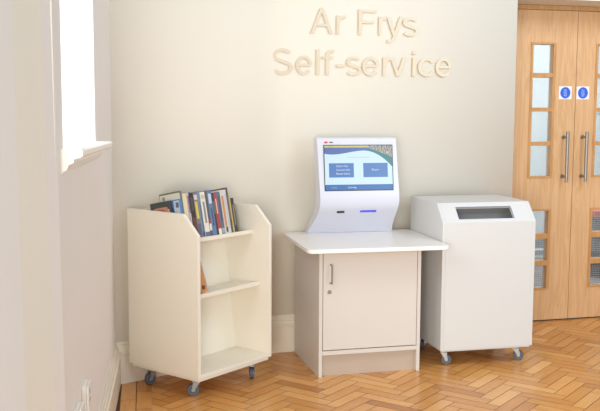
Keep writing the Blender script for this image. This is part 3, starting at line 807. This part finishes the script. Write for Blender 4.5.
# lining chute: grey walls falling inwards
bm = bmesh.new(); D = .085
def lw(a, b, c, d): bm.faces.new([bm.verts.new(SLM @ Vector(p)) for p in (a, b, c, d)])
i0, i1, j0, j1 = ou0 - .06, ou1 + .06, ov0 - .012, ov1 + .012
z0_, z1_ = -T - .0005, -D
lw((i0, j0, z0_), (i1, j0, z0_), (i1, j0, z1_), (i0, j0, z1_)); lw((i0, j1, z0_), (i0, j1, z1_), (i1, j1, z1_), (i1, j1, z0_))
lw((i0, j0, z0_), (i0, j0, z1_), (i0, j1, z1_), (i0, j1, z0_)); lw((i1, j0, z0_), (i1, j1, z0_), (i1, j1, z1_), (i1, j0, z1_)); lw((i0, j0, z1_), (i1, j0, z1_), (i1, j1, z1_), (i0, j1, z1_))
ln = obj('slot_lining', bm, M['binlining'], slp)
bm = bmesh.new(); tube(bm, SLM @ Vector((.375, .075, -D)), SLM @ Vector((.375, .075, -D + .008)), .006, 12); obj('bolt', bm, M['dark'], ln)
bm = bmesh.new(); box(bm, .010, BW_ - .010, .010, BD_ - .010, BB - .010, BB - .0003); obj('base_board', bm, M['bin'], bn_)
ch = BB - .0103
BM = Matrix.Translation((BX, BY, 0)) @ Matrix.Rotation(BYAW, 4, 'Z')
cast_at(bn_, BM, 446.3, 364.2, ch, .029, Rd(62))
cast_at(bn_, BM, 518.0, 359.8, ch, .029, Rd(66))
caster(bn_, .055, BD_ - .090, ch, .029, Rd(-20))
caster(bn_, BW_ - .060, BD_ - .060, ch, .029, Rd(30))

# ------------------------------------------------------------------ corridor seen through the door glass
cw = plaster('corridor_paint', s2l(224, 230, 230)); cd = mat('corridor_carpet', s2l(112, 114, 120), .9, noise=.2, nscale=60)
def WO(name, bm, m, **k):
    o = obj(name, bm, m, **k); o.matrix_world = WM; return o
bm = bmesh.new(); box(bm, 2.2, 8, REC + 3.4, REC + 3.5, 0, HT); struct(WO('wall_corridor', bm, cw))
bm = bmesh.new(); box(bm, 2.15, 2.2, REC + .06, REC + 3.5, 0, HT); struct(WO('wall_corridor_side', bm, cw)).name = 'wall_corridor_west'
bm = bmesh.new(); box(bm, 2.2, 8, REC + .07, REC + 3.4, -.004, .0005); struct(WO('floor_corridor', bm, cd))

def corr(px, py, off):
    a = (px - 300) / F; b = (py - 205.5) / F; v = fw + r2 * a - u2 * b; o = Vector((0, 0, CAMH))
    t = (W(0, 0, off) - o).dot(n_w) / v.dot(n_w); q = o + v * t
    return (q - OW).dot(t_w), q.z
ca = corr(600, 217, REC + 1.3); cbx = ca[0]
cbt = thing('storage_cupboard', 'dark grey low cupboard with an orange top seen through the right door glass', 'cupboard', W(cbx + .1, 0, REC + 1.3), WY)
zt = ca[1]
bm = bmesh.new(); box(bm, -.14, .45, 0, .35, .01, zt - .001); obj('body', bm, mat('cupboard_grey', s2l(70, 72, 76), .5, noise=.05), cbt, bevel=.004)
bm = bmesh.new(); box(bm, -.16, .47, -.02, .36, zt, zt + .05); obj('top', bm, mat('cupboard_orange', s2l(222, 92, 44), .4, noise=.03), cbt, bevel=.004)
pa = corr(598, 96, REC + 3.39)
bm = bmesh.new(); box(bm, pa[0] - .05, pa[0] + .45, REC + 3.385, REC + 3.398, pa[1] - .18, pa[1] + .18)
o = WO('wall_poster', bm, mat('poster_paper', s2l(244, 244, 240), .6, noise=.02)); tag(o, 'white poster on the corridor wall seen through the right door glass', 'poster')
ra = corr(541, 250, REC + 1.5); rb_ = corr(541, 257, REC + 1.5)
rd = thing('railing', 'white two-bar railing in the corridor seen through the left door glass', 'railing', W(ra[0], 0, REC + 1.5), WY)
bm = bmesh.new()
for z in (ra[1], rb_[1]): tube(bm, (-.22, 0, z), (.20, 0, z), .013, 12)
obj('rail', bm, M['white'], rd)
for x in (-.22, .20):
    bm = bmesh.new(); tube(bm, (x, 0, .001), (x, 0, ra[1] + .03), .016, 12); obj('post', bm, M['white'], rd)

# ------------------------------------------------------------------ light: bright overcast daylight, warm ceiling lamp, cool window daylight, added unseen fills
w = bpy.data.worlds.new('world'); SC.world = w; w.use_nodes = True
bg = w.node_tree.nodes['Background']; bg.inputs[0].default_value = (.98, .94, .92, 1); bg.inputs[1].default_value = .52
def area(name, loc, target, sx, sy, power, col):
    l = bpy.data.lights.new(name, 'AREA'); l.shape = 'RECTANGLE'; l.size = sx; l.size_y = sy; l.energy = power; l.color = col
    o = link(bpy.data.objects.new(name, l)); o.location = loc
    o.rotation_euler = (Vector(target) - Vector(loc)).to_track_quat('-Z', 'Y').to_euler(); return o
area('ceiling_lamp_left', (-.1, 2.2, 3.6), (-.5, 4.2, .6), 1.6, 1.6, 1.5, (1, .80, .62))
area('fill_right_high', (2.4, 3.2, 3.4), (1.7, 5.6, 1.2), 1.4, 1.0, 8, (.88, .92, 1))  # unseen light, added high up to brighten the right of the back wall
area('fill_over_doors', (2.5, 4.0, 2.9), (1.6, 5.9, 1.2), 1.2, .8, 30, (.84, .92, 1))  # added unseen source, lifts and cools the wall beside the doors
area('fill_near_camera', (-.6, -1.2, 1.2), (.2, 5.2, .7), 1.8, 1.6, 245, (.96, .945, .87))  # soft fill added near the camera to open up the shaded gaps
area('window_daylight_right', (3.8, .4, 2.0), (-.2, 4.6, 1.2), 1.8, 2.0, 68, (.66, .86, 1))
area('window_daylight_left', tuple(LP(1.48, 2.15, -.22)), tuple(LP(-.4, .6, 1.3)), .95, 1.4, 16, (.97, .97, 1))
area('window_daylight_jamb', tuple(LP(1.9, 2.1, -.9)), tuple(LP(1.0, 1.9, -.1)), 1.0, 1.4, 30, (.9, .95, 1))
area('corridor_fill', tuple(W(4.2, 2.9, REC + 1.6)), tuple(W(4.0, .6, REC + 3.0)), 1.6, 1.6, 115, (.95, .98, 1))  # added out of view so the corridor shows bright through the panes
vs_ = SC.view_settings
vs_.view_transform = 'Standard'; vs_.look = 'None'; vs_.gamma = 1; vs_.use_curve_mapping = False; vs_.exposure = -.06
